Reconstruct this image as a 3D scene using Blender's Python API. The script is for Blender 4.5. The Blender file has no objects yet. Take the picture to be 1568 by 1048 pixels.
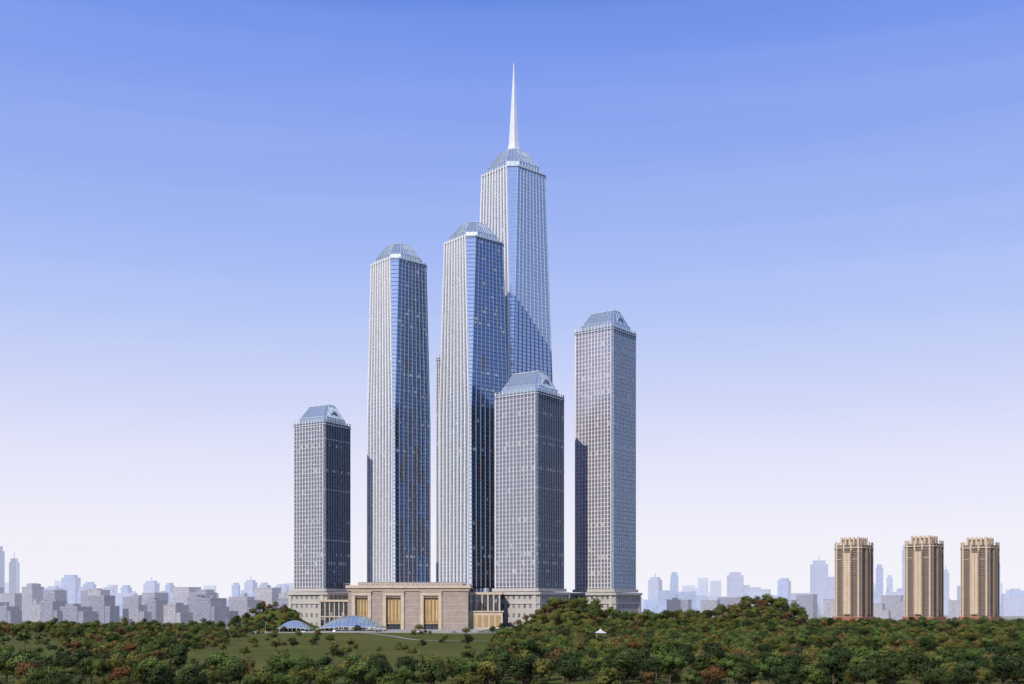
import bpy, math, random
from mathutils import Vector, Matrix
random.seed(7)
R=random.Random(11)
sc=bpy.context.scene
sc.view_settings.view_transform='Standard'; sc.view_settings.look='None'; sc.view_settings.exposure=0
def lin(r,g,b):
    def f(c):
        c/=255.0
        return c/12.92 if c<=0.04045 else ((c+0.055)/1.055)**2.4
    return (f(r),f(g),f(b),1)
# ---------------------------------------------------------------- world
SUN_EL=math.radians(38); TX,TY=0.49,0.872
SUN_AZ=math.atan2(-TX,-TY)
w=bpy.data.worlds.new("World"); sc.world=w; w.use_nodes=True
nt=w.node_tree; N=nt.nodes; L=nt.links; N.clear()
out=N.new('ShaderNodeOutputWorld'); bg=N.new('ShaderNodeBackground')
sky=N.new('ShaderNodeTexSky'); sky.sky_type='NISHITA'; sky.sun_disc=False
sky.sun_elevation=SUN_EL; sky.sun_rotation=SUN_AZ; sky.dust_density=0.6; sky.ozone_density=2.5
skm=N.new('ShaderNodeVectorMath'); skm.operation='SCALE'; skm.inputs['Scale'].default_value=0.10
L.new(sky.outputs[0],skm.inputs[0])
tc=N.new('ShaderNodeTexCoord'); sep=N.new('ShaderNodeSeparateXYZ'); L.new(tc.outputs['Generated'],sep.inputs[0])
ramp=N.new('ShaderNodeValToRGB'); cr=ramp.color_ramp
stops=[(0.0,(246,245,252)),(0.06,(242,240,252)),(0.125,(228,229,251)),(0.18,(207,215,249)),(0.235,(186,202,248)),(0.288,(168,189,247)),(0.337,(154,178,244)),(0.384,(141,167,242)),(0.425,(128,158,239)),(0.455,(114,148,234)),(0.485,(92,132,218)),(1.0,(62,100,196))]
cr.elements[0].position=0; cr.elements[0].color=lin(*stops[0][1])
cr.elements[1].position=1; cr.elements[1].color=lin(*stops[-1][1])
for p,c in stops[1:-1]:
    e=cr.elements.new(p); e.color=lin(*c)
L.new(sep.outputs['Z'],ramp.inputs[0])
mx=N.new('ShaderNodeMix'); mx.data_type='RGBA'; mx.inputs[0].default_value=0.04
L.new(ramp.outputs[0],mx.inputs[6]); L.new(skm.outputs[0],mx.inputs[7])
mp=N.new('ShaderNodeMapping'); mp.inputs['Rotation'].default_value=(0,math.radians(4),0); mp.inputs['Scale'].default_value=(1.0,0.0,26)
L.new(tc.outputs['Generated'],mp.inputs[0])
no=N.new('ShaderNodeTexNoise'); no.inputs['Scale'].default_value=1.8; no.inputs['Detail'].default_value=4; no.inputs['Roughness'].default_value=0.45
L.new(mp.outputs[0],no.inputs['Vector'])
mr=N.new('ShaderNodeMapRange'); mr.inputs['From Min'].default_value=0.40; mr.inputs['From Max'].default_value=0.75; mr.inputs['To Max'].default_value=0.06
L.new(no.outputs[0],mr.inputs[0])
mx2=N.new('ShaderNodeMix'); mx2.data_type='RGBA'; mx2.inputs[7].default_value=(0.8,0.84,0.98,1)
L.new(mr.outputs[0],mx2.inputs[0]); L.new(mx.outputs[2],mx2.inputs[6])
L.new(mx2.outputs[2],bg.inputs[0]); bg.inputs[1].default_value=1.0
L.new(bg.outputs[0],out.inputs[0])
sun=bpy.data.lights.new("sun",'SUN'); sun.energy=4.3; sun.angle=math.radians(0.5); sun.color=(1,0.92,0.80)
so=bpy.data.objects.new("sun",sun); sc.collection.objects.link(so)
sd=Vector((-TX*math.cos(SUN_EL),-TY*math.cos(SUN_EL),math.sin(SUN_EL)))
so.rotation_euler=sd.to_track_quat('Z','Y').to_euler(); so.location=(-300,-100,500)
# ---------------------------------------------------------------- camera
cam=bpy.data.cameras.new("camera"); co=bpy.data.objects.new("camera",cam); sc.collection.objects.link(co)
co.location=(0,0,25); co.rotation_euler=(math.radians(90),0,0)
cam.lens=40; cam.sensor_width=36; cam.shift_y=0.2557; cam.clip_start=1; cam.clip_end=60000
sc.camera=co
# ---------------------------------------------------------------- materials
HAZE=(0.78,0.80,0.93,1)
class NT:
    def __init__(s,name):
        s.m=bpy.data.materials.new(name); s.m.use_nodes=True; s.t=s.m.node_tree; s.t.nodes.clear()
        s.out=s.n('ShaderNodeOutputMaterial')
    def n(s,typ,**k):
        x=s.t.nodes.new(typ)
        for a,b in k.items(): setattr(x,a,b)
        return x
    def l(s,a,b): s.t.links.new(a,b)
    def math(s,op,a,b=None,clamp=False):
        x=s.n('ShaderNodeMath',operation=op); x.use_clamp=clamp
        for i,v in enumerate((a,b)):
            if v is None: continue
            if isinstance(v,(int,float)): x.inputs[i].default_value=v
            else: s.l(v,x.inputs[i])
        return x.outputs[0]
    def mix(s,f,a,b,mode='MIX'):
        x=s.n('ShaderNodeMix',data_type='RGBA',blend_type=mode)
        for i,v in ((0,f),(6,a),(7,b)):
            if isinstance(v,(int,float)): x.inputs[i].default_value=v
            elif isinstance(v,tuple): x.inputs[i].default_value=v if len(v)==4 else v+(1,)
            else: s.l(v,x.inputs[i])
        return x.outputs[2]
    def noise(s,scale,detail=4,coord='Object',rough=0.55):
        t=s.n('ShaderNodeTexCoord'); x=s.n('ShaderNodeTexNoise'); x.inputs['Scale'].default_value=scale
        x.inputs['Detail'].default_value=detail; x.inputs['Roughness'].default_value=rough
        s.l(t.outputs[coord],x.inputs['Vector']); return x.outputs[0]
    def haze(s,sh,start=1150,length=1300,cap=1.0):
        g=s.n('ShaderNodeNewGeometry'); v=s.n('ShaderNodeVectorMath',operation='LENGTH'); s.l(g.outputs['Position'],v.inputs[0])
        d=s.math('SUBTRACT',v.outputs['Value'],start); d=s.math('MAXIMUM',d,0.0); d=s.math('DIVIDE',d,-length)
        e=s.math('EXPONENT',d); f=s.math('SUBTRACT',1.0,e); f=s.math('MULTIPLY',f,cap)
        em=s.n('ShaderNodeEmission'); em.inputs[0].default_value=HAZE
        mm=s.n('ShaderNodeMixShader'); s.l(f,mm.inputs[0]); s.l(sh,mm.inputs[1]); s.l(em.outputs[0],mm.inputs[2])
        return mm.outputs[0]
    def fin(s,sh): s.l(sh,s.out.inputs[0]); return s.m
def stone(name,c,rough=0.8,var=0.15,scale=0.15,haze=None,metal=0,streak=True):
    t=NT(name); p=t.n('ShaderNodeBsdfPrincipled'); p.inputs['Roughness'].default_value=rough; p.inputs['Metallic'].default_value=metal
    n=t.noise(scale,6); f=t.n('ShaderNodeMapRange'); t.l(n,f.inputs[0]); f.inputs['From Min'].default_value=.3; f.inputs['From Max'].default_value=.7
    f.inputs['To Min'].default_value=1-var; f.inputs['To Max'].default_value=1+var
    v=t.n('ShaderNodeVectorMath',operation='SCALE'); v.inputs[0].default_value=c[:3]; t.l(f.outputs[0],v.inputs['Scale'])
    t.l(v.outputs[0],p.inputs['Base Color'])
    sh=p.outputs[0]
    if haze: sh=t.haze(sh,*haze)
    return t.fin(sh)
def uvcells(t,du,dv):
    u=t.n('ShaderNodeUVMap'); s=t.n('ShaderNodeSeparateXYZ'); t.l(u.outputs[0],s.inputs[0])
    a=t.math('DIVIDE',s.outputs[0],du); b=t.math('DIVIDE',s.outputs[1],dv)
    fa=t.math('FLOOR',a); fb=t.math('FLOOR',b); ra=t.math('FRACT',a); rb=t.math('FRACT',b)
    c=t.n('ShaderNodeCombineXYZ'); t.l(fa,c.inputs[0]); t.l(fb,c.inputs[1])
    wn=t.n('ShaderNodeTexWhiteNoise',noise_dimensions='3D'); t.l(c.outputs[0],wn.inputs['Vector'])
    wr=t.n('ShaderNodeTexWhiteNoise',noise_dimensions='1D'); t.l(fb,wr.inputs['W'])
    c2=t.n('ShaderNodeCombineXYZ'); t.l(t.math('FLOOR',t.math('DIVIDE',a,2.0)),c2.inputs[0]); t.l(t.math('FLOOR',t.math('DIVIDE',b,9.0)),c2.inputs[1])
    wb=t.n('ShaderNodeTexWhiteNoise',noise_dimensions='3D'); t.l(c2.outputs[0],wb.inputs['Vector'])
    t.block=wb.outputs['Value']
    return s.outputs[1],ra,rb,wn.outputs['Value'],wn.outputs['Color'],wr.outputs['Value']
def glass(name,c1,c2,metal=0.75,rough=0.12,bronze=0.0,brown_refl_z=200,pale=0.05,spandrel=(0.05,0.06,0.09),sp=0.28,du=2.9,fh=4.2,bc=(0.20,0.14,0.12),tilt=.02,mull=(0.25,0.27,0.3)):  # bronze: amount of brown city reflection painted into the glass colour
    t=NT(name); z,ra,rb,wv,wc,wr=uvcells(t,du,fh)
    col=t.mix(wv,c1,c2)
    sepc=t.n('ShaderNodeSeparateColor'); t.l(wc,sepc.inputs[0])
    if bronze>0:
        # brown blocks on the lower storeys: reflected city painted into the glass colour
        zf=t.math('DIVIDE',z,brown_refl_z); zf=t.math('SUBTRACT',1.2,zf,True); zf=t.math('MULTIPLY',zf,bronze*1.6)
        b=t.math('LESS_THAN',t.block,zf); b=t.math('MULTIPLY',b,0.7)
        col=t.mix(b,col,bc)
    pr=t.math('POWER',wr,6.0); pr=t.math('MULTIPLY',pr,8*pale); pb=t.math('LESS_THAN',sepc.outputs[1],pr); pb=t.math('MULTIPLY',pb,0.6)
    col=t.mix(pb,col,(0.55,0.6,0.66))
    s1=t.math('LESS_THAN',rb,sp); col=t.mix(s1,col,spandrel)
    m1=t.math('LESS_THAN',ra,0.07); col=t.mix(m1,col,mull)
    p=t.n('ShaderNodeBsdfPrincipled'); t.l(col,p.inputs['Base Color']); p.inputs['Roughness'].default_value=rough
    me=t.math('SUBTRACT',1.0,pb); me=t.math('MULTIPLY',me,metal); t.l(me,p.inputs['Metallic'])
    g=t.n('ShaderNodeNewGeometry'); vs=t.n('ShaderNodeVectorMath',operation='SUBTRACT'); t.l(wc,vs.inputs[0]); vs.inputs[1].default_value=(.5,.5,.5)
    sc_=t.n('ShaderNodeVectorMath',operation='SCALE'); t.l(vs.outputs[0],sc_.inputs[0]); sc_.inputs['Scale'].default_value=tilt
    ad=t.n('ShaderNodeVectorMath',operation='ADD'); t.l(g.outputs['Normal'],ad.inputs[0]); t.l(sc_.outputs[0],ad.inputs[1])
    nn_=t.n('ShaderNodeVectorMath',operation='NORMALIZE'); t.l(ad.outputs[0],nn_.inputs[0]); t.l(nn_.outputs[0],p.inputs['Normal'])
    return t.fin(p.outputs[0])
def windowed(name,wall,win,du=3.2,dv=3.3,u0=.25,u1=.75,v0=.3,v1=.8,haze=None):
    t=NT(name); z,ra,rb,wv,wc,wr=uvcells(t,du,dv)
    a=t.math('GREATER_THAN',ra,u0); b=t.math('LESS_THAN',ra,u1); c=t.math('GREATER_THAN',rb,v0); d=t.math('LESS_THAN',rb,v1)
    f=t.math('MULTIPLY',t.math('MULTIPLY',a,b),t.math('MULTIPLY',c,d))
    wcol=t.mix(wv,win,tuple(min(1,x*2.4) for x in win))
    n=t.noise(0.05,5); wl=t.mix(n,tuple(x*.8 for x in wall),tuple(min(1,x*1.2) for x in wall))
    col=t.mix(f,wl,wcol)
    p=t.n('ShaderNodeBsdfPrincipled'); t.l(col,p.inputs['Base Color'])
    r=t.math('MULTIPLY',f,-0.6); r=t.math('ADD',r,0.8); t.l(r,p.inputs['Roughness'])
    sh=p.outputs[0]
    if haze: sh=t.haze(sh,*haze)
    return t.fin(sh)
# ---------------------------------------------------------------- mesh builder
class MB:
    def __init__(s): s.v=[];s.f=[];s.m=[];s.uv=[]
    def face(s,pts,mat=0,uv=None):
        b=len(s.v); s.v+= [tuple(p) for p in pts]; s.f.append(tuple(range(b,b+len(pts)))); s.m.append(mat)
        s.uv.append(uv if uv else [(0,0)]*len(pts))
    def box(s,x0,x1,y0,y1,z0,z1,mat=0):
        P=[(x0,y0),(x1,y0),(x1,y1),(x0,y1)]
        for i in range(4):
            a=P[i];b=P[(i+1)%4]; l=math.dist(a,b)
            s.face([(a[0],a[1],z0),(b[0],b[1],z0),(b[0],b[1],z1),(a[0],a[1],z1)],mat,[(0,z0),(l,z0),(l,z1),(0,z1)])
        s.face([(p[0],p[1],z1) for p in P],mat); s.face([(p[0],p[1],z0) for p in reversed(P)],mat)
    def obj(s,name,mats,parent=None,smooth=False):
        me=bpy.data.meshes.new(name); me.from_pydata(s.v,[],s.f)
        for m in mats: me.materials.append(m)
        me.polygons.foreach_set('material_index',s.m)
        ul=me.uv_layers.new(name='UVMap'); flat=[c for u in s.uv for q in u for c in q]; ul.data.foreach_set('uv',flat)
        if smooth: me.polygons.foreach_set('use_smooth',[True]*len(s.f))
        me.update(); o=bpy.data.objects.new(name,me); sc.collection.objects.link(o)
        if parent: o.parent=parent
        return o
def empty(name,loc=(0,0,0),rz=0):
    e=bpy.data.objects.new(name,None); sc.collection.objects.link(e); e.location=loc; e.rotation_euler=(0,0,rz); e.empty_display_size=5; return e
def poly(hx,hy,c):
    return [(-hx+c,-hy),(hx-c,-hy),(hx,-hy+c),(hx,hy-c),(hx-c,hy),(-hx+c,hy),(-hx,hy-c),(-hx,-hy+c)]
def interp(levels,z):
    for a,b in zip(levels,levels[1:]):
        if z<=b[0]:
            t=(z-a[0])/(b[0]-a[0]); return tuple(a[i]+(b[i]-a[i])*t for i in range(4))
    return levels[-1]
def skin(mb,levels,mats=(0,1,2),cap=True,capmat=2):
    fm={0:mats[0],6:mats[0],2:mats[1],4:mats[1]}
    for a,b in zip(levels,levels[1:]):
        A=poly(*a[1:]);B=poly(*b[1:])
        for i in range(8):
            j=(i+1)%8; la=math.dist(A[i],A[j])/2; lb=math.dist(B[i],B[j])/2; off=100+i*37
            mb.face([(*A[i],a[0]),(*A[j],a[0]),(*B[j],b[0]),(*B[i],b[0])],fm.get(i,mats[2]),[(off-la,a[0]),(off+la,a[0]),(off+lb,b[0]),(off-lb,b[0])])
    if cap:
        B=poly(*levels[-1][1:]); mb.face([(*p,levels[-1][0]) for p in B],capmat)
NRM={0:(0,-1),2:(1,0),4:(0,1),6:(-1,0)}
def fins(mb,levels,faces,n,wd,dp,mat=0,inset=0.0,ext=0.0):
    for i in faces:
        nx,ny=NRM[i]; dx,dy=-ny,nx
        for k in range(n):
            f=-1+2*k/(n-1); rings=[]
            lv=list(levels)
            if ext: 
                q=lv[-1]; lv=lv+[(q[0]+ext,)+tuple(q[1:])]
            for q in lv:
                P=poly(*q[1:]); a=P[i];b=P[i+1]; cx=(a[0]+b[0])/2; cy=(a[1]+b[1])/2; h=math.dist(a,b)/2-inset-wd/2
                px=cx+dx*h*f; py=cy+dy*h*f
                rings.append([(px-dx*wd/2-nx*.05,py-dy*wd/2-ny*.05,q[0]),(px-dx*wd/2+nx*dp,py-dy*wd/2+ny*dp,q[0]),(px+dx*wd/2+nx*dp,py+dy*wd/2+ny*dp,q[0]),(px+dx*wd/2-nx*.05,py+dy*wd/2-ny*.05,q[0])])
            for A,B in zip(rings,rings[1:]):
                for e in range(4):
                    g=(e+1)%4; mb.face([A[e],A[g],B[g],B[e]],mat)
            mb.face(rings[-1],mat)
def band(mb,levels,z,h,e,mat=0,matR=None):
    q0=interp(levels,z); q1=interp(levels,z+h)
    def ex(q,e): return poly(q[1]+e,q[2]+e,q[3]+.586*e)
    I0=ex(q0,-.1);O0=ex(q0,e);I1=ex(q1,-.1);O1=ex(q1,e)
    for i in range(8):
        j=(i+1)%8; m=matR if (matR is not None and i in (1,2,3,4,5)) else mat
        mb.face([(*O0[i],z),(*O0[j],z),(*O1[j],z+h),(*O1[i],z+h)],m)
        mb.face([(*O1[i],z+h),(*O1[j],z+h),(*I1[j],z+h),(*I1[i],z+h)],m)
        mb.face([(*I0[i],z),(*I0[j],z),(*O0[j],z),(*O0[i],z)],m)
# shared materials
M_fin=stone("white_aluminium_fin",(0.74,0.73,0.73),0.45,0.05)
M_finS=stone("shaded_aluminium_fin",(0.20,0.26,0.36),0.4,0.06)  # darker copy of the white fins: right-face shade put into the colour
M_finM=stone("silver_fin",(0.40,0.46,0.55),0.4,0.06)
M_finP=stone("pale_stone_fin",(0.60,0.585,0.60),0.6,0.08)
M_finD=stone("shaded_office_fin",(0.09,0.11,0.15),0.5,0.06)  # right-side office fins, with their shade put into the colour
M_bandL=stone("pale_spandrel",(0.42,0.42,0.46),0.5,0.08)
M_bandB=stone("blue_spandrel",(0.26,0.33,0.43),0.4,0.08)
M_bandD=stone("shaded_spandrel",(0.08,0.11,0.17),0.4,0.08)  # floor bands darkened in colour to paint the shaded right faces
M_crown=glass("crown_glazing",(0.50,0.60,0.66),(0.55,0.65,0.71),0.75,0.3,pale=0.0,sp=0.0)
M_roof=stone("roof_gravel",(0.25,0.25,0.26),0.9)
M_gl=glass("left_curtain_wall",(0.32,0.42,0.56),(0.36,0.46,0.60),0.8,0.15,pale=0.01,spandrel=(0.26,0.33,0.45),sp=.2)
M_gr=glass("right_curtain_wall",(0.13,0.22,0.43),(0.15,0.25,0.47),0.85,0.1,bronze=0.5,brown_refl_z=235,pale=0.05,mull=(.14,.2,.3))  # dark base colour paints the darker reflection of the right faces
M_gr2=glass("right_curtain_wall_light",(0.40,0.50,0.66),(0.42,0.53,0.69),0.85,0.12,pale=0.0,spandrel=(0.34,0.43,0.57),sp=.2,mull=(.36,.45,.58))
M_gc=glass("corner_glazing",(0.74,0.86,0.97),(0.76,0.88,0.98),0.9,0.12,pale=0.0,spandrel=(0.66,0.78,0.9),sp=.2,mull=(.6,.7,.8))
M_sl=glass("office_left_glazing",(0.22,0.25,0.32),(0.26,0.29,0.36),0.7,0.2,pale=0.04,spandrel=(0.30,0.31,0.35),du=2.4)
M_sr=glass("office_right_glazing",(0.08,0.11,0.18),(0.11,0.145,0.22),0.75,0.12,pale=0.10,spandrel=(0.05,0.065,0.10),du=2.4,mull=(.07,.085,.12))  # darker copy of the left glazing; right-side shade put into the colour
M_spire=stone("spire_metal",(0.62,0.66,0.73),0.4,.04)
M_soft=stone("soft_spandrel",(.32,.36,.43),.4)
# ---------------------------------------------------------------- tall towers
def tall(name,loc,rz,s,z0,z1,ts,crown_h,chtop,matR,fincount=9,spire=None,finR=M_finS,finwR=0.6,bandR=1):
    root=empty(name,(loc[0],loc[1],0),rz); h=s/2; H=z1-z0
    lv=[(z0,h,h,.035*s),(z0+.50*H,h*(1-.30*(1-ts)),h*(1-.30*(1-ts)),.018*s),(z1,h*ts,h*ts,chtop*s)]
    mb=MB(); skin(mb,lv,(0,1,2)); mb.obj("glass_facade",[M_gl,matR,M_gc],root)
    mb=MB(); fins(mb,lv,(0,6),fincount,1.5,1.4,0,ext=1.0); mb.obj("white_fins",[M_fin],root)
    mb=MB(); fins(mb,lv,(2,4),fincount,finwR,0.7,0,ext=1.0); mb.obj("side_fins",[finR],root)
    mb=MB(); z=z0+9
    while z<z1-3: band(mb,lv,z,0.7,.10,0,bandR); z+=4.2
    mb.obj("floor_bands",[M_soft,M_bandD,M_bandB],root)
    mb=MB(); band(mb,lv,z1-1.4,1.4,1.2,0)
    mb.obj("cornice_bands",[M_finM],root)
    ht=h*ts; cz=z1
    cl=[(cz,ht*.90,ht*.90,ht*.36),(cz+crown_h*.28,ht*.89,ht*.89,ht*.36),(cz+crown_h,ht*.44,ht*.44,ht*.19)]
    mb=MB(); skin(mb,cl,(0,0,0),capmat=1)
    mb.obj("crown_glazing",[M_crown,M_fin],root)
    mb=MB(); fins(mb,cl,(0,2,4,6),8,.35,.6,0); band(mb,cl,cz+crown_h*.28,.6,.5,0); band(mb,cl,cz+crown_h*.64,.4,.4,0); band(mb,cl,cz+crown_h-.7,.7,.5,0)
    for i in (1,3,5,7):
        for f in (0.02,.33,.67,.98):
            prev=None
            for q in cl:
                P=poly(q[1],q[2],q[3]); a=P[i];b=P[(i+1)%8]; x=a[0]+(b[0]-a[0])*f; y=a[1]+(b[1]-a[1])*f
                n=Vector((x,y)).normalized(); t=Vector((-n.y,n.x))*.18
                cur=[(x-t.x,y-t.y,q[0]),(x-t.x+n.x*.5,y-t.y+n.y*.5,q[0]),(x+t.x+n.x*.5,y+t.y+n.y*.5,q[0]),(x+t.x,y+t.y,q[0])]
                if prev:
                    for e in range(3): mb.face([prev[e],prev[e+1],cur[e+1],cur[e]],0)
                prev=cur
    mb.obj("crown_ribs",[M_finM],root)
    if spire:
        c0=cz+crown_h
        sl=[(c0,8.2,8.2,2.2),(c0+4,5.6,5.6,1.6),(c0+12,4.6,4.6,1.3),(c0+55,2.5,2.5,.7),(spire,.3,.3,.1)]
        mb=MB(); skin(mb,sl,(0,0,0),capmat=0); band(mb,sl,c0+3.5,.8,.6,0)
        mb.obj("spire",[M_spire],root)
    return root
rad=math.radians
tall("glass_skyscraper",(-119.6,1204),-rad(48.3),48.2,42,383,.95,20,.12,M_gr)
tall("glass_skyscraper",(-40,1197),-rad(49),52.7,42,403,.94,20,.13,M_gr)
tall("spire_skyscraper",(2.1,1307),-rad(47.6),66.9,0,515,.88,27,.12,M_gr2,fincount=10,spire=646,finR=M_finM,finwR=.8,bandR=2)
# ---------------------------------------------------------------- lower towers
M_plinth=stone("pale_plinth_stone",(0.44,0.42,0.39),0.75,0.1)
M_plw=windowed("plinth_wall_stone",(0.40,0.38,0.35),(0.10,0.10,0.11),6.5,9,.3,.7,.3,.75)
def office(name,loc,rz,s,z1,crown_h,left,right,finL,finR,z0=36,nf=11,plinth=True,bL=None,bR=None):
    root=empty(name,(loc[0],loc[1],0),rz); h=s/2
    lv=[(z0,h,h,.03*s),(z1,h,h,.03*s)]
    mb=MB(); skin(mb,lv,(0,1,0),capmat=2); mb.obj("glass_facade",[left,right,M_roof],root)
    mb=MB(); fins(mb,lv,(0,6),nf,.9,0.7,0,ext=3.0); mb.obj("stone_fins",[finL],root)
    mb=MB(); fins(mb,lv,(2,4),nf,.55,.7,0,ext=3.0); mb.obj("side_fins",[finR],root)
    mb=MB(); z=z0+4; k=0
    while z<z1-2: band(mb,lv,z,.8,.2,3 if k%12==11 else 0,3 if k%12==11 else 1); z+=4.2; k+=1
    mb.obj("floor_bands",[bL or M_bandL,bR or M_bandD,M_bandL,M_finM],root)
    mb=MB(); band(mb,lv,z1-2.6,.9,1.15,0); band(mb,lv,z1-.2,.2,1.0,0); mb.obj("cornice_bands",[M_finM],root)
    cz=z1
    cl=[(cz,h*.88,h*.82,h*.06),(cz+crown_h*.3,h*.86,h*.78,h*.10),(cz+crown_h*.36,h*.82,h*.74,h*.10),(cz+crown_h,h*.60,h*.26,h*.04)]
    mb=MB(); skin(mb,cl,(0,0,0),capmat=1); mb.obj("mansard_roof",[M_crown,M_fin],root)
    mb=MB(); fins(mb,cl,(0,4),11,.3,.35,0); fins(mb,cl,(2,6),5,.3,.35,0); band(mb,cl,cz+crown_h-.9,.9,.4,0); band(mb,cl,cz+crown_h*.3,.7,.5,0)
    mb.obj("roof_ribs",[M_finM],root)
    for sgn in (1,-1):
        mb=MB(); X0=h*.45*sgn; X1=h*.80*sgn; n=10; wd=h*.26; zb=cz+crown_h*.30; zt=cz+crown_h*.46
        prof=[(-wd,zb)]+[(-wd*math.cos(math.pi*i/n),zt+wd*.75*math.sin(math.pi*i/n)) for i in range(n+1)]+[(wd,zb)]
        for a,b in zip(prof,prof[1:]):
            mb.face([(X0,a[0],a[1]),(X1,a[0],a[1]),(X1,b[0],b[1]),(X0,b[0],b[1])],0)
        c=[(X1-.4*sgn,p[0]*.78,zb+(p[1]-zb)*.84) for p in prof]; mb.face(c,1)
        o=[(X1,p[0],p[1]) for p in prof]; i_=[(X1,p[0]*.78,zb+(p[1]-zb)*.84) for p in prof]
        for a in range(len(prof)-1): mb.face([o[a],o[a+1],i_[a+1],i_[a]],0)
        mb.obj("roof_dormer",[M_finM,M_gr],root)
    if plinth:
        mb=MB(); pl=[(0,h+4,h+4,2),(z0-4,h+4,h+4,2)]; skin(mb,pl,(0,0,0),capmat=1)
        mb.obj("plinth_wall",[M_plw,M_plinth],root)
        mb=MB(); fins(mb,pl,(0,2,4,6),2,3.5,.8,0); p2=[(0,h+4,h+4,2),(z0+4,h+4,h+4,2)]; band(mb,p2,z0-4,2.6,2.0,0); band(mb,p2,z0-13,1.0,.9,0)
        p3=[(z0-2,h+1.5,h+1.5,1.5),(z0+5,h+1.5,h+1.5,1.5)]; band(mb,p3,z0-.8,3,1,0)
        mb.obj("plinth_stone",[M_plinth],root)
    return root
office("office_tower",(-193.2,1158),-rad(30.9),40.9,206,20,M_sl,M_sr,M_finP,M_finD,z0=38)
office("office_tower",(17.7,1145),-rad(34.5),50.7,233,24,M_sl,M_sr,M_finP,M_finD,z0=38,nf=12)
M_s5=glass("office_rose_glazing",(0.34,0.38,0.48),(0.38,0.42,0.52),0.65,0.15,pale=.04,spandrel=(.40,.39,.44),du=2.4)
M_s5r=glass("office_shaded_glazing",(0.24,0.31,0.44),(0.28,0.35,0.48),0.7,0.15,pale=.08,spandrel=(.18,.22,.30),du=2.4,mull=(.18,.22,.3))  # darker than the left glazing, painting the shaded right side
M_finR=stone("rose_stone_fin",(0.68,0.63,0.65),0.6,0.06)
office("office_tower",(99.7,1213),-rad(37.1),47.3,313,22,M_s5,M_s5r,M_finR,M_finS,z0=38,nf=12,bL=stone("rose_spandrel",(.53,.50,.55),.5),bR=stone("shaded_rose_spandrel",(.18,.22,.30),.5))  # right spandrel colour carries painted shade
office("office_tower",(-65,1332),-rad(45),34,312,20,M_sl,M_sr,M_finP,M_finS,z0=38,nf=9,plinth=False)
# ---------------------------------------------------------------- podium
M_wall=stone("podium_stone",(0.31,0.26,0.225),0.8,0.14,0.2)
M_lime=stone("podium_limestone",(0.50,0.42,0.32),0.75,0.1,0.2)
M_tan=stone("tan_bronze_panel",(0.38,0.26,0.12),0.5,0.08)
M_dk=glass("podium_dark_glass",(0.05,0.06,0.08),(0.10,0.10,0.12),0.5,0.15,pale=.08,du=3,fh=4.2)
pod=empty("podium_building",(0,0,0))
mb=MB()
X0,X1,Y0=-157.0,-42.0,1089.0
opens=[(-150.0,-138.0),(-120.5,-106.5),(-84.5,-70.5)]
ed=[X0]+[v for o in opens for v in o]+[X1]
for i in range(0,len(ed),2): mb.box(ed[i],ed[i+1],Y0,Y0+4,0,31,0)
mb.box(X0,X1,Y0,Y0+4,31,40,0)
mb.box(X0,X1,Y0+4,1192,0,40,0)
mb.box(X1-34,X1,1192,1240,0,40,0)
mb.obj("stone_walls",[M_wall],pod)
mb=MB()
for a,b in opens:
    mb.box(a-3.2,a-.1,Y0-1.2,Y0+.6,0,33,0); mb.box(b+.1,b+3.2,Y0-1.2,Y0+.6,0,33,0); mb.box(a-3.2,b+3.2,Y0-1.5,Y0+.5,33.01,36,0)
    mb.box(a-3.8,b+3.8,Y0-2.0,Y0+.4,36.01,36.9,0)
mb.box(X0-2.2,X1+2.2,Y0-2.6,Y0+1,40.01,42.6,0); mb.box(X0-2.2,X0+1,Y0+1.01,1190,40.01,42.6,0); mb.box(X1-1,X1+2.2,Y0+1.01,1190,40.01,42.6,0)
mb.box(X0-1,X1+1,Y0-1.2,Y0+.2,37.6,39,0)
for z in (6,12,18,24,30):
    for i in range(0,len(ed),2):
        x0=ed[i]+(3.3 if i else 0); x1=ed[i+1]-(3.3 if i<len(ed)-2 else 0)
        if x1-x0>1: mb.box(x0,x1,Y0-.25,Y0+.1,z,z+.5,0)
mb.obj("limestone_trim",[M_lime],pod)
mb=MB()
for a,b in opens:
    y=Y0+2.4; n=4; wv=(b-a)/n
    for k in range(n):
        mb.box(a+k*wv+.5,a+(k+1)*wv-.5,y,y+.5,7,30.2,0)
        mb.box(a+k*wv+.9,a+(k+1)*wv-.9,y-.35,y,9,28.8,2)
    mb.box(a,b,y+.6,y+.9,0,31,1); mb.box(a,b,y-.9,y+.3,5.6,6.8,0)
    for k in range(n+1): mb.box(a+k*wv-.35,a+k*wv+.35,y-.7,y+.2,0 if k in(0,n) else 6.81,30.8,0)
mb.obj("portal_infill",[M_tan,M_dk,stone("portal_pale_panel",(0.50,0.36,0.17),.5)],pod)
mb=MB(); mb.box(X0+8,X1-6,Y0+12,1186,42.61,46,0)
for k in range(24):
    x=X0+2+k*(X1-X0-4)/23; mb.box(x-.15,x+.15,Y0-2.2,Y0-1.9,42.6,44,1)
mb.box(X0-2,X1+2,Y0-2.25,Y0-1.85,44.01,44.25,1)
mb.obj("terrace",[M_wall,M_fin],pod)
mb=MB(); mb.box(-41.9,-11,1112,1175,0,34,0); mb.box(-41.9,-9.5,1110,1176,34.01,36.5,1)
for k in range(6): mb.box(-41+k*5.6,-39.6+k*5.6,1110.4,1112.3,0,34,1)
mb.box(-41.9,-9,1098,1111,0,17,1); mb.box(-41.9,-8,1097,1110,17.01,18.2,1)
for k in range(5): mb.box(-39.5+k*6,-35.5+k*6,1097.6,1098.2,3,14,2)
mb.obj("east_wing",[M_dk,M_lime,M_tan],pod)
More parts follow.
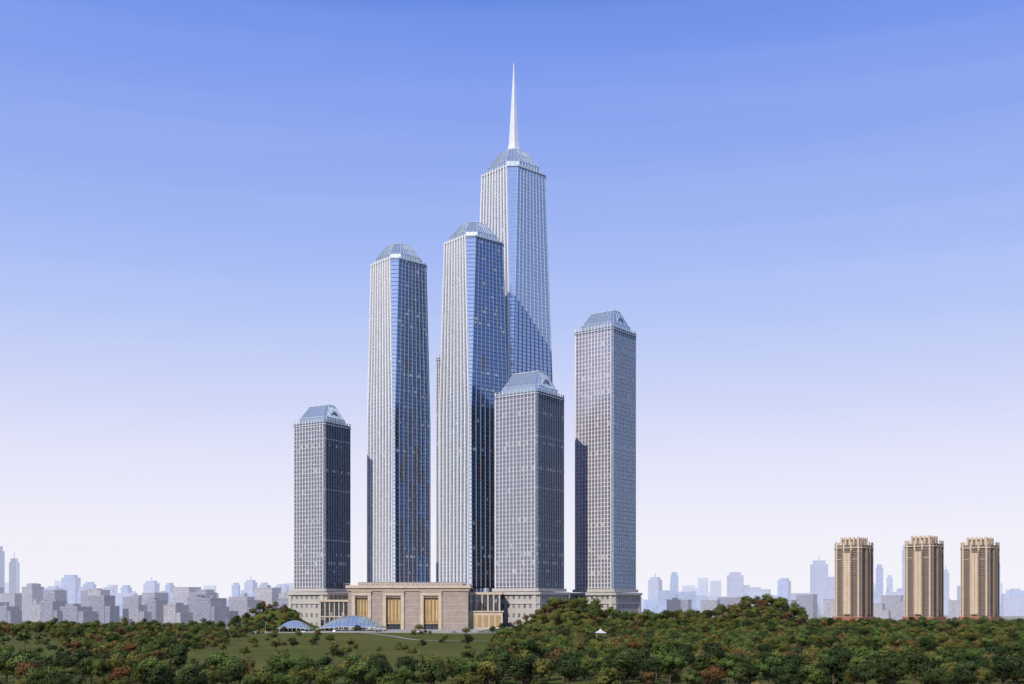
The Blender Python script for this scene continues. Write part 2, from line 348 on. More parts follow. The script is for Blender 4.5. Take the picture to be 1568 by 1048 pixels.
mb=MB(); mb.box(-186,-157.1,1102,1150,0,27,0); mb.box(-188,-157.1,1100,1152,27.01,29,1)
for k in range(7): mb.box(-186+k*4.5,-185+k*4.5,1100.9,1102.2,0,27,1)
mb.box(-186,-158,1100.6,1102.3,12,13.2,1)
mb.obj("west_wing",[M_dk,M_lime],pod)
# ---------------------------------------------------------------- terrain
def G(x,y,cx,cy,sx,sy,a):
    return a*math.exp(-((x-cx)/sx)**2/2-((y-cy)/sy)**2/2)
def terr(x,y):
    h=G(x,y,50,1020,25,32,20)+G(x,y,105,1010,44,38,6)+G(x,y,226,1010,25,42,20)+G(x,y,175,1010,40,44,7)+G(x,y,-222,1068,21,17,21)
    h+=0.8*math.sin(x*.021+1)*math.cos(y*.017)*(1 if y<980 else max(0,1-(y-980)/60))
    return h
def lin_range(a,b,s):
    n=int(round((b-a)/s)); return [a+(b-a)*i/n for i in range(n+1)]
xs=[-25000,-12000,-6000,-3000,-1600,-1000]+lin_range(-700,700,8)+[1000,1600,3000,6000,12000,25000]
ys=[-4000,-1500,-500,0]+lin_range(160,1300,8)+[1400,1600,2000,2600,3500,5000,8000,14000,25000,45000]
V=[(x,y,terr(x,y)) for y in ys for x in xs]; nx=len(xs)
F=[(j*nx+i,j*nx+i+1,(j+1)*nx+i+1,(j+1)*nx+i) for j in range(len(ys)-1) for i in range(nx-1)]
me=bpy.data.meshes.new("ground"); me.from_pydata(V,[],F); me.polygons.foreach_set('use_smooth',[True]*len(F))
t=NT("grass_ground"); n1=t.noise(0.012,5); n2=t.noise(0.25,6); n3=t.noise(2.5,3)
c=t.mix(t.math('MULTIPLY',t.math('SUBTRACT',n1,.35,True),3.0,True),(0.070,0.090,0.018),(0.145,0.13,0.036))
c=t.mix(t.math('MULTIPLY',t.math('SUBTRACT',n2,.4,True),2.0,True),c,(0.050,0.060,0.015)); c=t.mix(t.math('MULTIPLY',n3,.5),c,(0.10,0.115,0.028))
p=t.n('ShaderNodeBsdfPrincipled'); t.l(c,p.inputs['Base Color']); p.inputs['Roughness'].default_value=1; p.inputs['Specular IOR Level'].default_value=.05
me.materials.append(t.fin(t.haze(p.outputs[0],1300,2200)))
g=bpy.data.objects.new("ground",me); sc.collection.objects.link(g)
M_asph=stone("asphalt",(0.06,0.06,0.062),.9,.2,.5); M_pave=stone("plaza_paving",(0.34,0.33,0.31),.85,.12,.3); M_paint=stone("white_road_paint",(0.75,0.75,0.73),.7,.05)
def ribbon(mb,pts,off0,off1,dz,mat,side=0,dash=None):
    P=[]
    for a,b in zip(pts,pts[1:]):
        n=max(1,int(math.dist(a,b)/4)); P+=[(a[0]+(b[0]-a[0])*i/n,a[1]+(b[1]-a[1])*i/n) for i in range(n)]
    P.append(pts[-1]); rows=[]
    for i,p in enumerate(P):
        a=P[max(0,i-1)];b=P[min(len(P)-1,i+1)]; d=Vector((b[0]-a[0],b[1]-a[1])).normalized(); n=Vector((-d.y,d.x))
        zc=max(terr(p[0]+n.x*o,p[1]+n.y*o) for o in (off0,0,off1))
        rows.append(((p[0]+n.x*off0,p[1]+n.y*off0,zc+dz),(p[0]+n.x*off1,p[1]+n.y*off1,zc+dz)))
    for i,(r,q) in enumerate(zip(rows,rows[1:])):
        if dash and i%2: continue
        mb.face([r[0],q[0],q[1],r[1]],mat)
        if side: 
            mb.face([(r[0][0],r[0][1],r[0][2]-side),(q[0][0],q[0][1],q[0][2]-side),q[0],r[0]],mat); mb.face([r[1],q[1],(q[1][0],q[1][1],q[1][2]-side),(r[1][0],r[1][1],r[1][2]-side)],mat)
def road(name,pts,w,walk=3):
    mb=MB(); ribbon(mb,pts,w/2,-w/2,.25,0); ribbon(mb,pts,w/2+walk,w/2,.38,1,.6); ribbon(mb,pts,-w/2,-w/2-walk,.38,1,.6); ribbon(mb,pts,.1,-.1,.256,2,dash=True)
    return mb.obj(name,[M_asph,M_pave,M_paint],None)
def curve(pts,n=8):
    o=[]
    for i in range(len(pts)-1):
        p0=pts[max(0,i-1)];p1=pts[i];p2=pts[i+1];p3=pts[min(len(pts)-1,i+2)]
        for k in range(n):
            t=k/n; o.append(tuple(.5*((2*p1[a])+(-p0[a]+p2[a])*t+(2*p0[a]-5*p1[a]+4*p2[a]-p3[a])*t*t+(-p0[a]+3*p1[a]-3*p2[a]+p3[a])*t**3) for a in (0,1)))
    o.append(pts[-1]); return o
R1=curve([(-700,1240),(-420,1215),(-300,1130),(-262,1030),(-190,985),(-90,970),(-20,985),(-5,1060),(-8,1092)])
road("plaza_road",R1,11,4)
mb=MB(); ribbon(mb,curve([(-560,900),(-420,860),(-300,880),(-200,940)]),2.5,-2.5,.2,0); ribbon(mb,curve([(60,700),(120,760),(190,800),(300,840),(420,880)]),2,-2,.2,0)
ribbon(mb,curve([(-130,960),(-90,860),(-60,780),(-10,740),(60,700)]),1.8,-1.8,.2,0)
mb.obj("garden_path",[M_pave],None)
mb=MB(); mb.face([(-185,997,.55),(-30,997,.55),(-22,1088,.55),(-185,1088,.55)],0)
for a,b in (((-185,997),(-30,997)),((-30,997),(-22,1088)),((-185,1088),(-185,997))): mb.face([(a[0],a[1],-1),(b[0],b[1],-1),(b[0],b[1],.55),(a[0],a[1],.55)],0)
mb.obj("plaza_pavement",[M_pave],None)
# ---------------------------------------------------------------- glass canopy
M_can=glass("canopy_glass",(0.42,0.54,0.60),(0.52,0.64,0.70),.7,.15,pale=0,sp=.1,spandrel=(.5,.55,.6),du=2,fh=2)
def canopy(cx,cy,w,d,hh):
    root=empty("glass_canopy",(cx,cy,.5)); mb=MB(); n=16; m=8
    def pt(i,j,o=0):
        a=-1+2*i/n; b=-1+2*j/m; return (a*w/2,b*d/2,2.2+o+hh*(1-a*a)*(1-.85*b*b))
    for i in range(n):
        for j in range(m): mb.face([pt(i,j),pt(i+1,j),pt(i+1,j+1),pt(i,j+1)],0,[(i*3,j*3),(i*3+3,j*3),(i*3+3,j*3+3),(i*3,j*3+3)])
    for i in range(0,n+1):
        for j in range(m):
            a=pt(i,j,.1);b=pt(i,j+1,.1); mb.face([(a[0]-.12,a[1],a[2]),(a[0]+.12,a[1],a[2]),(b[0]+.12,b[1],b[2]),(b[0]-.12,b[1],b[2])],1); 
    for j in (0,m):
        for i in range(n):
            a=pt(i,j,.1);b=pt(i+1,j,.1); mb.face([(a[0],a[1],a[2]-.5),(b[0],b[1],b[2]-.5),b,a],1)
    mb.obj("curved_roof",[M_can,M_finM],root,smooth=False); mb=MB()
    for i in range(0,n+1,2):
        for j in (0,m):
            a=pt(i,j); mb.box(a[0]-.18,a[0]+.18,a[1]-.18,a[1]+.18,0,a[2]-.05,0)
    mb.obj("columns",[M_finM],root)
canopy(-146,1045,60,42,12); canopy(-196,1026,30,22,7.5)
# ---------------------------------------------------------------- residential towers
M_rb=stone("beige_render",(0.54,0.44,0.33),.8,.08); M_rbb=stone("brown_render_and_shade",(0.20,0.15,0.12),.8,.1); M_red=stone("red_granite_base",(0.30,0.12,0.09),.7)
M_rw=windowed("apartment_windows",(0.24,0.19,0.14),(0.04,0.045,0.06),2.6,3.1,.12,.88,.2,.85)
M_rwD=windowed("apartment_shaded_windows",(0.12,0.09,0.075),(0.025,0.03,0.045),2.6,3.1,.12,.88,.2,.85)  # darker window wall: shade of the right side painted into the colour
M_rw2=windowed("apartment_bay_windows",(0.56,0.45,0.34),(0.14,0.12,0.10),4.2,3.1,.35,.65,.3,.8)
M_rw3=windowed("apartment_shaded_bay",(0.18,0.14,0.11),(0.05,0.05,0.06),4.2,3.1,.3,.7,.3,.8)  # shaded copy of the bay colour for the side bays
for cx,hh in ((428.9,0),(517,2),(587,0)):
    root=empty("apartment_tower",(cx,1427,0),-rad(42.7)); h=17.5
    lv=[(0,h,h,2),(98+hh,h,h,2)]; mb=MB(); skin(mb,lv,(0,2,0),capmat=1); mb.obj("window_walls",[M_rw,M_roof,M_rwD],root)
    mb=MB(); fins(mb,lv,(0,6),4,2.0,1.0,0,ext=4); fins(mb,lv,(2,4),4,1.4,.9,1,ext=4); band(mb,lv,94+hh,1.2,1.3,0); band(mb,lv,80+hh,.8,.6,0,1); mb.obj("corner_piers",[M_rb,M_rbb],root)  # side piers take the brown to paint them in shade
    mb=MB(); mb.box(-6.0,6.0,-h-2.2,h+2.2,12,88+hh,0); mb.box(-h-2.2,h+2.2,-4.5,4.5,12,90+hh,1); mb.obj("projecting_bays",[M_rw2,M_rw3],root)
    mb=MB()
    for x in (-6.0,6.0): mb.box(x-.8,x+.8,-h-2.9,h+2.9,8,91+hh,1)
    for y in (-4.5,4.5): mb.box(-h-2.7,h+2.7,y-.6,y+.6,8,93+hh,1)
    mb.obj("bay_pilasters",[M_rb,M_rbb],root)
    mb=MB(); z=14
    while z<92+hh: band(mb,lv,z,.5,.3,0); z+=3.1
    mb.obj("balcony_slabs",[M_rbb],root)
    mb=MB(); z=98+hh
    mb.box(-11,11,-11,11,z,z+7,0); mb.box(-12,12,-12,12,z+7.01,z+8.2,1)
    for a in (-11,-5.5,0,5.5,11):
        for b in (-11.6,11.6): mb.box(a-1.1,a+1.1,b-.8,b+.8,z-1,z+10,1); mb.box(b-.8,b+.8,a-1.05,a+1.05,z-1,z+9.6,1)
    mb.obj("crown",[M_rbb,M_rb],root)
    mb=MB(); bl=[(0,h+2.9,h+2.9,2.5),(9,h+2.9,h+2.9,2.5)]; skin(mb,bl,(0,0,0),capmat=0); mb.obj("base",[M_red],root)
# ---------------------------------------------------------------- city blocks (mid) and skyline (far)
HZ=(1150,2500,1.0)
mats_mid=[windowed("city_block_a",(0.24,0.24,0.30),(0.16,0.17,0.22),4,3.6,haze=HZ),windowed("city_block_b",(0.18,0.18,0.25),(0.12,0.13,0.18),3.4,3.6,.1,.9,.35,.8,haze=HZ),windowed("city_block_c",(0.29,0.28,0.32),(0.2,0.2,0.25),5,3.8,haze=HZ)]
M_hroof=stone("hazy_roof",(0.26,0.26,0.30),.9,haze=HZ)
def block(name,x,y,wx,wy,h,rz):
    root=empty(name,(x,y,0),rz); mb=MB(); m=R.randrange(3)
    mb.box(-wx/2,wx/2,-wy/2,wy/2,0,h,0); mb.face([(-wx/2+.6,-wy/2+.6,h+.02),(wx/2-.6,-wy/2+.6,h+.02),(wx/2-.6,wy/2-.6,h+.02),(-wx/2+.6,wy/2-.6,h+.02)],1)
    if R.random()<.6:
        a=wx*R.uniform(.1,.3); b=a*R.uniform(.5,1); ox=R.uniform(-.2,.2)*wx; mb.box(ox-a,ox+a,-b,b,h+.05,h+R.uniform(3,6),0)
    if R.random()<.5:
        s=wx*.3; mb.box(wx/2+.01,wx/2+s,-wy/2+1,wy/2-1,0,h*R.uniform(.6,.85),0)
    mb.obj("walls",[mats_mid[m],M_hroof],root)
    mb=MB(); 
    for (a,b,c,d) in ((-wx/2-.3,wx/2+.3,-wy/2-.3,-wy/2+.3),(-wx/2-.3,wx/2+.3,wy/2-.3,wy/2+.3),(-wx/2-.3,-wx/2+.3,-wy/2+.31,wy/2-.31),(wx/2-.3,wx/2+.3,-wy/2+.31,wy/2-.31)): mb.box(a,b,c,d,h+.03,h+1.3,0)
    mb.obj("parapet",[M_hroof],root)
x=-740
while x<-270:
    wx=R.uniform(22,38); block("city_block_building",x+wx/2,R.uniform(1470,1540),wx,R.uniform(16,26),R.uniform(20,35),R.uniform(-.25,.05)-.45); x+=wx*R.uniform(.95,1.2)
x=-840
while x<-300:
    wx=R.uniform(24,44); block("city_block_building",x+wx/2,R.uniform(1650,1750),wx,R.uniform(16,26),R.uniform(34,50),R.uniform(-.25,.05)-.45); x+=wx*R.uniform(1.0,1.2)
x=230
while x<830:
    wx=R.uniform(24,44); block("city_block_building",x+wx/2,R.uniform(1650,1750),wx,R.uniform(16,26),R.uniform(24,42),-.5+R.uniform(-.1,.1)); x+=wx*R.uniform(1.05,1.5)
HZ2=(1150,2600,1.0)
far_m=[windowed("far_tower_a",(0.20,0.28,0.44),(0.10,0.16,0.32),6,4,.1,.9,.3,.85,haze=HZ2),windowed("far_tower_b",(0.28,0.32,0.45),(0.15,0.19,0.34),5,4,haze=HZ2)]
mb=MB()
def fbox(x,y,w_,d,z0,z1,a,m):
    ca,sa=math.cos(a),math.sin(a); P=[(x+ca*u*w_/2-sa*v*d/2,y+sa*u*w_/2+ca*v*d/2) for u,v in ((-1,-1),(1,-1),(1,1),(-1,1))]
    for i in range(4):
        p=P[i];q=P[(i+1)%4]; l=math.dist(p,q); mb.face([(*p,z0),(*q,z0),(*q,z1),(*p,z1)],m,[(0,z0),(l,z0),(l,z1),(0,z1)])
    mb.face([(*p,z1) for p in P],m)
FT=[(-1160,24,155),(-1140,22,129),(-1116,25,73),(-1072,33,67),(-1022,39,92),(-973,22,65),(-945,27,74),(-909,30,62),(-868,22,67),(-828,33,78),(-798,20,74),(-719,37,55),(-627,18,73),(-601,27,80),(-561,22,73),(-521,30,70),(-490,20,60),
(322,30,85),(369,19,97),(516,37,98),(636,30,85),(688,37,122),(837,15,115),(882,15,92),(898,12,160),(1001,15,104),(1128,24,130),(1155,30,60),(60,30,60),(-300,30,50)]
for i,(x,w_,h) in enumerate(FT):
    a=R.uniform(-.6,.2); y=2600+R.uniform(-60,60); m=i%2; d=w_*.7; w2=w_*.85
    fbox(x,y,w2,d,0,h*.93,a,m); fbox(x,y,w2*.7,d*.7,h*.93,h,a,m)
    if i%4==1: fbox(x,y,1.5,1.5,h,h*1.1,a,m)
    if w_>30: fbox(x+w_*.6,y+5,w_*.5,d*.9,0,h*.7,a,m)
for k in range(170):
    x=R.uniform(-1350,1350); h=R.choice([30,38,45,50,58]); fbox(x,2500+R.uniform(-200,300),R.uniform(20,50),25,0,h*R.uniform(.8,1.1),R.uniform(-.6,.3),R.randrange(2))
for k in range(60):
    x=R.uniform(-1900,1900); h=R.uniform(50,120); fbox(x,3900+R.uniform(-200,300),R.uniform(22,40),25,0,h,R.uniform(-.6,.3),R.randrange(2))
mb.obj("distant_city_skyline",far_m,None)
# ---------------------------------------------------------------- trees
def leafmat(name,ca,cb):
    t=NT(name); oi=t.n('ShaderNodeObjectInfo'); at=t.n('ShaderNodeAttribute',attribute_name='clump')
    c=t.mix(oi.outputs['Random'],ca,cb)
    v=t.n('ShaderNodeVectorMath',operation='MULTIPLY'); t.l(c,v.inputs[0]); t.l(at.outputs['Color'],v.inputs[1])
    d=t.n('ShaderNodeBsdfPrincipled'); t.l(v.outputs[0],d.inputs['Base Color']); d.inputs['Roughness'].default_value=.75; d.inputs['Specular IOR Level'].default_value=.12
    tr=t.n('ShaderNodeBsdfTranslucent'); t.l(v.outputs[0],tr.inputs[0]); m=t.n('ShaderNodeMixShader'); m.inputs[0].default_value=.12
    t.l(d.outputs[0],m.inputs[1]); t.l(tr.outputs[0],m.inputs[2]); return t.fin(m.outputs[0])
M_bark=stone("bark",(0.09,0.065,0.045),.9,.3,2)
LM=[leafmat("leaves_dark_green",(0.026,0.044,0.013),(0.052,0.070,0.020)),leafmat("leaves_olive",(0.095,0.105,0.024),(0.145,0.132,0.032)),
    leafmat("leaves_autumn_rust",(0.150,0.066,0.026),(0.110,0.076,0.028)),leafmat("leaves_green",(0.055,0.098,0.022),(0.105,0.128,0.030)),leafmat("leaves_ochre",(0.170,0.122,0.036),(0.125,0.105,0.034))]
def tree_mesh(name,seed,H,cr,leaf,nleaf,shape=1.0,ls=.5,shrub=False):
    r=random.Random(seed); vs=[];fs=[];ms=[];cols=[]
    def tube(p0,p1,r0,r1,n=6):
        d=(p1-p0).normalized(); u=d.orthogonal().normalized(); v=d.cross(u); b=len(vs)
        for p,rr in ((p0,r0),(p1,r1)):
            for i in range(n):
                a=2*math.pi*i/n; vs.append(p+u*math.cos(a)*rr+v*math.sin(a)*rr)
        for i in range(n): fs.append((b+i,b+(i+1)%n,b+n+(i+1)%n,b+n+i)); ms.append(0); cols.append((1,1,1))
    ch=H*(.36 if not shrub else .1)
    base=Vector((0,0,-1.0)); p=Vector((0,0,ch)); tip=Vector((r.uniform(-.5,.5),r.uniform(-.5,.5),H*.85))
    if not shrub: tube(base,p,.30,.22,8); tube(p,tip,.22,.05)
    clumps=[]
    nb=r.randint(11,15); tc_=Vector((0,0,ch+(H-ch)*.35))
    for i in range(nb):
        a=2*math.pi*i/nb*2.4+r.uniform(-.4,.4); e=r.uniform(-.35,1.0)
        rad_=cr*r.uniform(.5,.9)*math.cos(max(0,e)*1.2); cz=ch+(H-ch)*(.32+.52*max(-.25,e)*shape)
        c=Vector((math.cos(a)*rad_,math.sin(a)*rad_,cz)); s0=Vector((0,0,ch*r.uniform(.75,1.2)))
        if not shrub:
            mid=s0.lerp(c,.5)+Vector((0,0,-.3)); tube(s0,mid,.11,.07,5); tube(mid,c,.07,.025,4)
        clumps.append((c,r.uniform(.26,.42)*cr,r.uniform(.7,1.3)))
    clumps.append((Vector((0,0,H*.82)),cr*.45,1.15)); clumps.append((Vector((0,0,H*.6)),cr*.5,.7))
    tot=sum(c[1]**2 for c in clumps)
    for c,cr_,br in clumps:
        k=int(nleaf*cr_**2/tot); sx=r.uniform(.8,1.25); sz=r.uniform(.65,.9)
        for i in range(k):
            d=Vector((r.gauss(0,1),r.gauss(0,1),r.gauss(0,1))).normalized(); rr=cr_*(r.uniform(.6,1.08))
            q=c+Vector((d.x*rr*sx,d.y*rr/sx,d.z*rr*sz)); td=(q-tc_).normalized()
            nrm=(d*.7+td*1.1+Vector((r.gauss(0,.28),r.gauss(0,.28),r.gauss(0,.28)+.1))).normalized(); u=nrm.orthogonal().normalized(); 
            u.rotate(Matrix.Rotation(r.uniform(0,6.28),3,nrm)); v=nrm.cross(u); s=ls*r.uniform(.6,1.25)
            b=len(vs); vs.extend([q-u*s*.5,q-v*s*.4+u*.05,q+u*s*.5,q+v*s*.4]); fs.append((b,b+1,b+2,b+3)); ms.append(1)
            hf=max(0,min(1,(q.z-ch*.8)/(H-ch*.8)))  # leaves lighter high, darker low: crown light and shade put into the colour
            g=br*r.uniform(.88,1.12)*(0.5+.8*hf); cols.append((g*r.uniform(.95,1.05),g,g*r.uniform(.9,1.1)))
    me=bpy.data.meshes.new(name); me.from_pydata([tuple(x) for x in vs],[],fs); me.materials.append(M_bark); me.materials.append(leaf)
    me.polygons.foreach_set('material_index',ms)
    ca=me.color_attributes.new('clump','FLOAT_COLOR','CORNER'); arr=[]
    for f,c in zip(fs,cols):
        for _ in f: arr+=[c[0],c[1],c[2],1]
    ca.data.foreach_set('color',arr); me.update(); return me
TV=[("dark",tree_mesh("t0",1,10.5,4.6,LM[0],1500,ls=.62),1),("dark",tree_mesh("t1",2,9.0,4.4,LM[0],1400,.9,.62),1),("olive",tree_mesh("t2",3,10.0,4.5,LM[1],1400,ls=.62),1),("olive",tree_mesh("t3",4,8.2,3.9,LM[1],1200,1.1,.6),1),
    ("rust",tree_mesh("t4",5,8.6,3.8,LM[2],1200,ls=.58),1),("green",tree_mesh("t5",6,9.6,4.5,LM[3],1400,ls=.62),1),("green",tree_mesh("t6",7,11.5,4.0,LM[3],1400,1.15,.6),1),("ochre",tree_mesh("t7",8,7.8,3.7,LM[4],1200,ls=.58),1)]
SV=[tree_mesh("s0",21,2.8,2.1,LM[0],380,1,.5,True),tree_mesh("s1",22,2.4,2.0,LM[1],350,1,.5,True)]
wts_near=[5,4,2.5,1.8,.9,4,2.5,.9]; wts_far=[2,1.8,4.5,3.5,1.3,4.5,3,2]
def inpoly(x,y,P):
    c=False
    for i in range(len(P)):
        x1,y1=P[i];x2,y2=P[i-1]
        if (y1>y)!=(y2>y) and x<(x2-x1)*(y-y1)/(y2-y1)+x1: c=not c
    return c
LAWN=[(-215,1000),(-12,1000),(-8,372),(-55,366),(-112,395),(-150,520),(-185,760)]
LAWN2=[(-440,900),(-345,900),(-160,385),(-205,385)]
PLAZA=[(-190,985),(5,985),(6,1110),(0,1300),(-240,1300),(-205,1095)]
def road_d(x,y): return min(math.hypot(x-a,y-b) for a,b in R1)
from mathutils.noise import noise as pn
inst={i:[] for i in range(len(TV))}; sinst={0:[],1:[]}; single=[]
y=298
while y<1300:
    step=10.6 if y<470 else 9.8
    hw=.50*y+30; x=-hw
    while x<hw:
        px=x+R.uniform(-4.2,4.2); py=y+R.uniform(-4.2,4.2); x+=step
        n=pn(Vector((px*.013,py*.013,0))); dens=.93; sm=1.0
        if 430<py<930 and px>0:
            sm=.88
            if n<-.05: dens=.28
        if inpoly(px,py,LAWN): dens=.035; sm=.75
        elif inpoly(px,py,LAWN2): dens=.06
        elif px<0 and py>400:
            dens=.72 if n>-.02 else .2; sm=.82
            if -300<px<-120 and py>480: dens*=.7
        if inpoly(px,py,PLAZA): dens=0
        if px<-200 and py>960: dens=.45 if py<1080 else (.2 if py<1230 else .08)
        if px>0 and py>1060: dens=.6
        if -8<px<36 and 880<py<1060: dens=.08 if px<12 else (.35 if px<24 else .9)
        if 36<=px<80 and 960<py<1060: dens=1; sm=1.2
        if 205<=px<250 and 960<py<1060: dens=1; sm=1.1
        if px>0 and 1100<py: dens=0.25 if px>150 else 0
        if (px+222)**2+(py-1065)**2<38**2 and not inpoly(px,py,PLAZA): dens=1; sm=1.05
        if 44<px<88 and 740<py<870: dens=0
        if py>900 and road_d(px,py)<11: dens=0
        if abs(py-1427)<30 and px>400: dens=0
        if R.random()>dens: 
            if dens>.05 and R.random()<.3: sinst[R.randrange(2)].append((px,py,R.uniform(.6,1.2),R.uniform(0,6.28)))
            continue
        wt=list(wts_near if py<430 else wts_far)
        if pn(Vector((px*.02+40,py*.02,3)))>.25: wt[4]*=5; wt[7]*=3
        k=R.choices(range(len(TV)),wt)[0]; s=R.uniform(.62,1.18)*sm
        rec=(px,py,s,R.uniform(0,6.28))
        if py<325: single.append((k,rec))
        else: inst[k].append(rec)
        if R.random()<.3: sinst[0 if py<500 else R.randrange(2)].append((px+R.uniform(-4,4),py-R.uniform(3,5),R.uniform(.7,1.3),R.uniform(0,6.28)))
    y+=step
def scatter(name,recs,me,child):
    v=[];f=[]
    for x,y,s,a in recs:
        b=len(v); z=terr(x,y)-.1
        for k in range(4):
            g=a+math.pi/4+k*math.pi/2; v.append((x+s*.70711*math.cos(g),y+s*.70711*math.sin(g),z))
        f.append((b,b+1,b+2,b+3))
    m=bpy.data.meshes.new(name); m.from_pydata(v,[],f); o=bpy.data.objects.new(name,m); sc.collection.objects.link(o)
    o.instance_type='FACES'; o.use_instance_faces_scale=True; o.instance_faces_scale=1; o.show_instancer_for_render=False; o.show_instancer_for_viewport=False
    c=bpy.data.objects.new(child,me); sc.collection.objects.link(c); c.parent=o
for i,(nm,me,_) in enumerate(TV): scatter("woodland_trees",inst[i],me,nm+"_tree_crown")
for i,me in enumerate(SV): scatter("shrub_undergrowth",sinst[i],me,"shrub_foliage")
for k,(x,y,s,a) in single:
    o=bpy.data.objects.new({"rust":"autumn_maple_tree","ochre":"autumn_maple_tree"}.get(TV[k][0],"broadleaf_tree"),TV[k][1]); sc.collection.objects.link(o); o.location=(x,y,terr(x,y)-.1); o.scale=(s,s,s); o.rotation_euler=(0,0,a)
# ---------------------------------------------------------------- small things
def car_mesh(name,col):
    mb=MB(); prof=[(-2.2,.35),(-2.25,.75),(-2.0,.95),(-1.5,1.0),(-.9,1.42),(.6,1.45),(1.25,1.0),(2.05,.85),(2.2,.55),(2.15,.35)]
    for i in range(len(prof)):
        a=prof[i];b=prof[(i+1)%len(prof)]; wa=.85 if a[1]<1.1 else .68; wb=.85 if b[1]<1.1 else .68
        mb.face([(a[0],-wa,a[1]),(b[0],-wb,b[1]),(b[0],wb,b[1]),(a[0],wa,a[1])][::-1],1 if i in (3,5) else 0)
    for sg in (-1,1):
        mb.face([(p[0],sg*.85,p[1]) for p in prof[:4]+prof[6:]],0); mb.face([(-1.45,sg*.86,1.0),(1.2,sg*.86,1.0),(.55,sg*.69,1.42),(-.85,sg*.69,1.40)],1)
        for wx in (-1.35,1.35):
            mb.face([(wx+.34*math.cos(k*math.pi/6),sg*.88,.34+.34*math.sin(k*math.pi/6)) for k in range(12)],2)
            for k in range(12):
                a=k*math.pi/6;b=a+math.pi/6; mb.face([(wx+.34*math.cos(a),sg*.88,.34+.34*math.sin(a)),(wx+.34*math.cos(b),sg*.88,.34+.34*math.sin(b)),(wx+.34*math.cos(b),sg*.6,.34+.34*math.sin(b)),(wx+.34*math.cos(a),sg*.6,.34+.34*math.sin(a))],2)
    o=mb.obj(name,[stone("car_paint",col,.25,.02),M_dk,stone("tyre",(.02,.02,.02),.8)]); return o
cols=[(.75,.75,.75),(.5,.5,.52),(.05,.05,.06),(.7,.7,.68),(.3,.03,.03)]
def on_road(i,off):
    a=R1[i];b=R1[i+1]; d=Vector((b[0]-a[0],b[1]-a[1])).normalized(); n=Vector((-d.y,d.x)); return a[0]+n.x*off,a[1]+n.y*off,math.atan2(d.y,d.x)
def road_z(i,x,y,off):
    a=R1[i];b=R1[i+1]; d=Vector((b[0]-a[0],b[1]-a[1])).normalized(); n=Vector((-d.y,d.x)); cx,cy=x-n.x*off,y-n.y*off
    return max(terr(cx+n.x*o,cy+n.y*o) for o in (-5.5,0,5.5))
for k,i in enumerate((18,21,24,27,30,33,35,38,41,44)):
    of=-2.8 if k%2 else 2.8
    x,y,a=on_road(i,of); o=car_mesh("parked_car",cols[k%5]); o.location=(x,y,road_z(i,x,y,of)+.25); o.rotation_euler=(0,0,a+(0 if k%2 else math.pi))
lm=MB()
lm.box(-.35,.35,-.35,.35,-.5,.5,0); lm.box(-.1,.1,-.1,.1,.5,9,0); lm.box(-.08,1.8,-.07,.07,9,9.15,0); lm.box(1.2,2.2,-.2,.2,8.85,9.0,0)
base=lm.obj("street_lamp",[M_finM]); first=True
for i in range(14,50,3):
    x,y,a=on_road(i,7.5)
    o=base if first else bpy.data.objects.new("street_lamp",base.data)
    if not first: sc.collection.objects.link(o)
    first=False; o.location=(x,y,terr(x,y)+.38); o.rotation_euler=(0,0,a-math.pi/2)
pv=empty("garden_pavilion",(66,850,terr(66,850))); mb=MB()
for a in (-3,3):
    for b in (-3,3): mb.box(a-.15,a+.15,b-.15,b+.15,-.5,3.4,0)
mb.box(-3.4,3.4,-3.4,3.4,3.41,3.6,0)
A=[(-4.6,-4.6,3.5),(4.6,-4.6,3.5),(4.6,4.6,3.5),(-4.6,4.6,3.5)]; B=[(-1.6,-1.6,4.9),(1.6,-1.6,4.9),(1.6,1.6,4.9),(-1.6,1.6,4.9)]
for i in range(4):
    j=(i+1)%4; mb.face([A[i],A[j],B[j],B[i]],1); mb.face([B[i],B[j],(0,0,6.6)],1)
mb.obj("posts_and_roof",[M_fin,stone("pavilion_roof",(.6,.6,.62),.5)],pv)
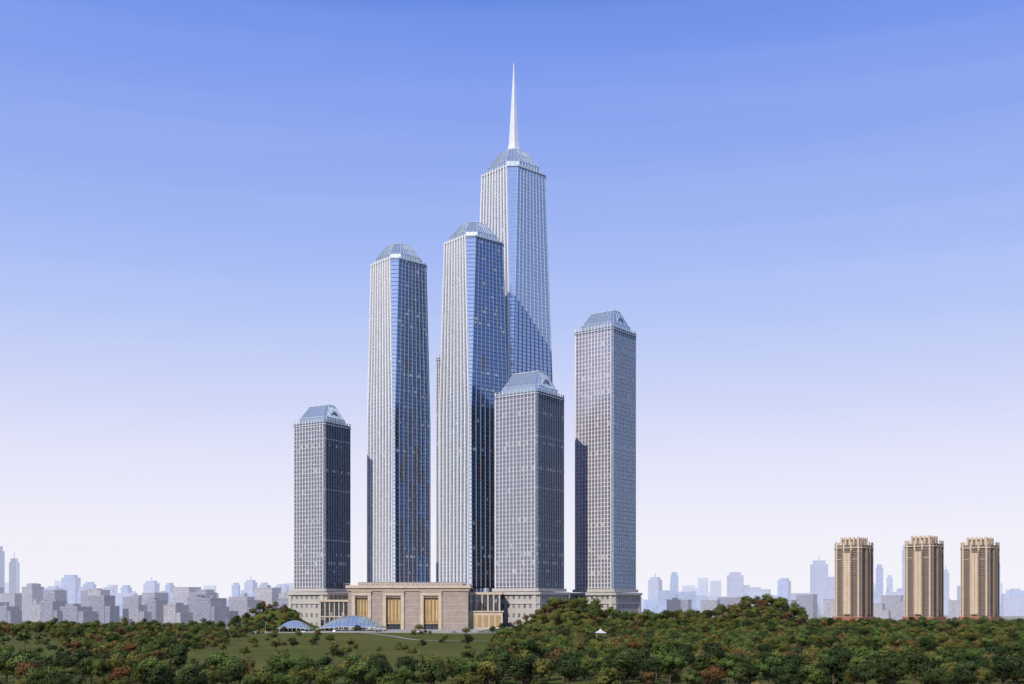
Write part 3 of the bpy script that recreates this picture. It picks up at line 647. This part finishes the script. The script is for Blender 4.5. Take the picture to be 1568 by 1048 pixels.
def person(seed):
    r=random.Random(seed); st=r.uniform(.12,.28)
    J=[(0,0,.95),(0,0,1.2),(0,0,1.42),(0,.02,1.52),(0,.03,1.66),(0,.01,1.74),
       (.1,0,.9),(.11,st*.6,.5),(.11,st,.06),(.11,st+.16,.03),(-.1,0,.9),(-.11,-st*.3,.5),(-.11,-st,.08),(-.11,-st+.15,.03),
       (.19,0,1.38),(.25,-.06,1.12),(.25,.06,.86),(-.19,0,1.38),(-.25,.04,1.12),(-.25,.16,.88)]
    E=[(0,1),(1,2),(2,3),(3,4),(4,5),(0,6),(6,7),(7,8),(8,9),(0,10),(10,11),(11,12),(12,13),(2,14),(14,15),(15,16),(2,17),(17,18),(18,19)]
    rd=[.15,.14,.15,.055,.10,.07,.1,.07,.05,.04,.1,.07,.05,.04,.07,.05,.04,.07,.05,.04]
    me=bpy.data.meshes.new("p"); me.from_pydata(J,E,[]); o=bpy.data.objects.new("p",me); sc.collection.objects.link(o)
    o.modifiers.new("s",'SKIN')
    for i,d in enumerate(me.skin_vertices[0].data): d.radius=(rd[i],rd[i]*.8); d.use_root=(i==0)
    o.modifiers.new("b",'SUBSURF').levels=1
    dg=bpy.context.evaluated_depsgraph_get(); m2=bpy.data.meshes.new_from_object(o.evaluated_get(dg)); bpy.data.objects.remove(o)
    m2.materials.clear()
    for c in ((.45,.28,.2),random.Random(seed).choice([(.5,.5,.52),(.3,.05,.05),(.05,.08,.2),(.6,.55,.4)]),(.04,.04,.06),(.02,.015,.01)): m2.materials.append(stone("cloth",c,.8,.05))
    for p in m2.polygons:
        z=p.center.z; p.material_index=2 if z<.95 else (1 if z<1.47 else (3 if z>1.7 or (z>1.6 and p.center.y<0) else 0))
        if abs(p.center.x)>.2 and z<.93: p.material_index=0
    return m2
PM=[person(s) for s in range(4)]
for k in range(26):
    o=bpy.data.objects.new("pedestrian",PM[k%4]); sc.collection.objects.link(o); o.location=(R.uniform(-170,-40),R.uniform(1000,1020),.56); o.rotation_euler=(0,0,R.uniform(0,6.28))
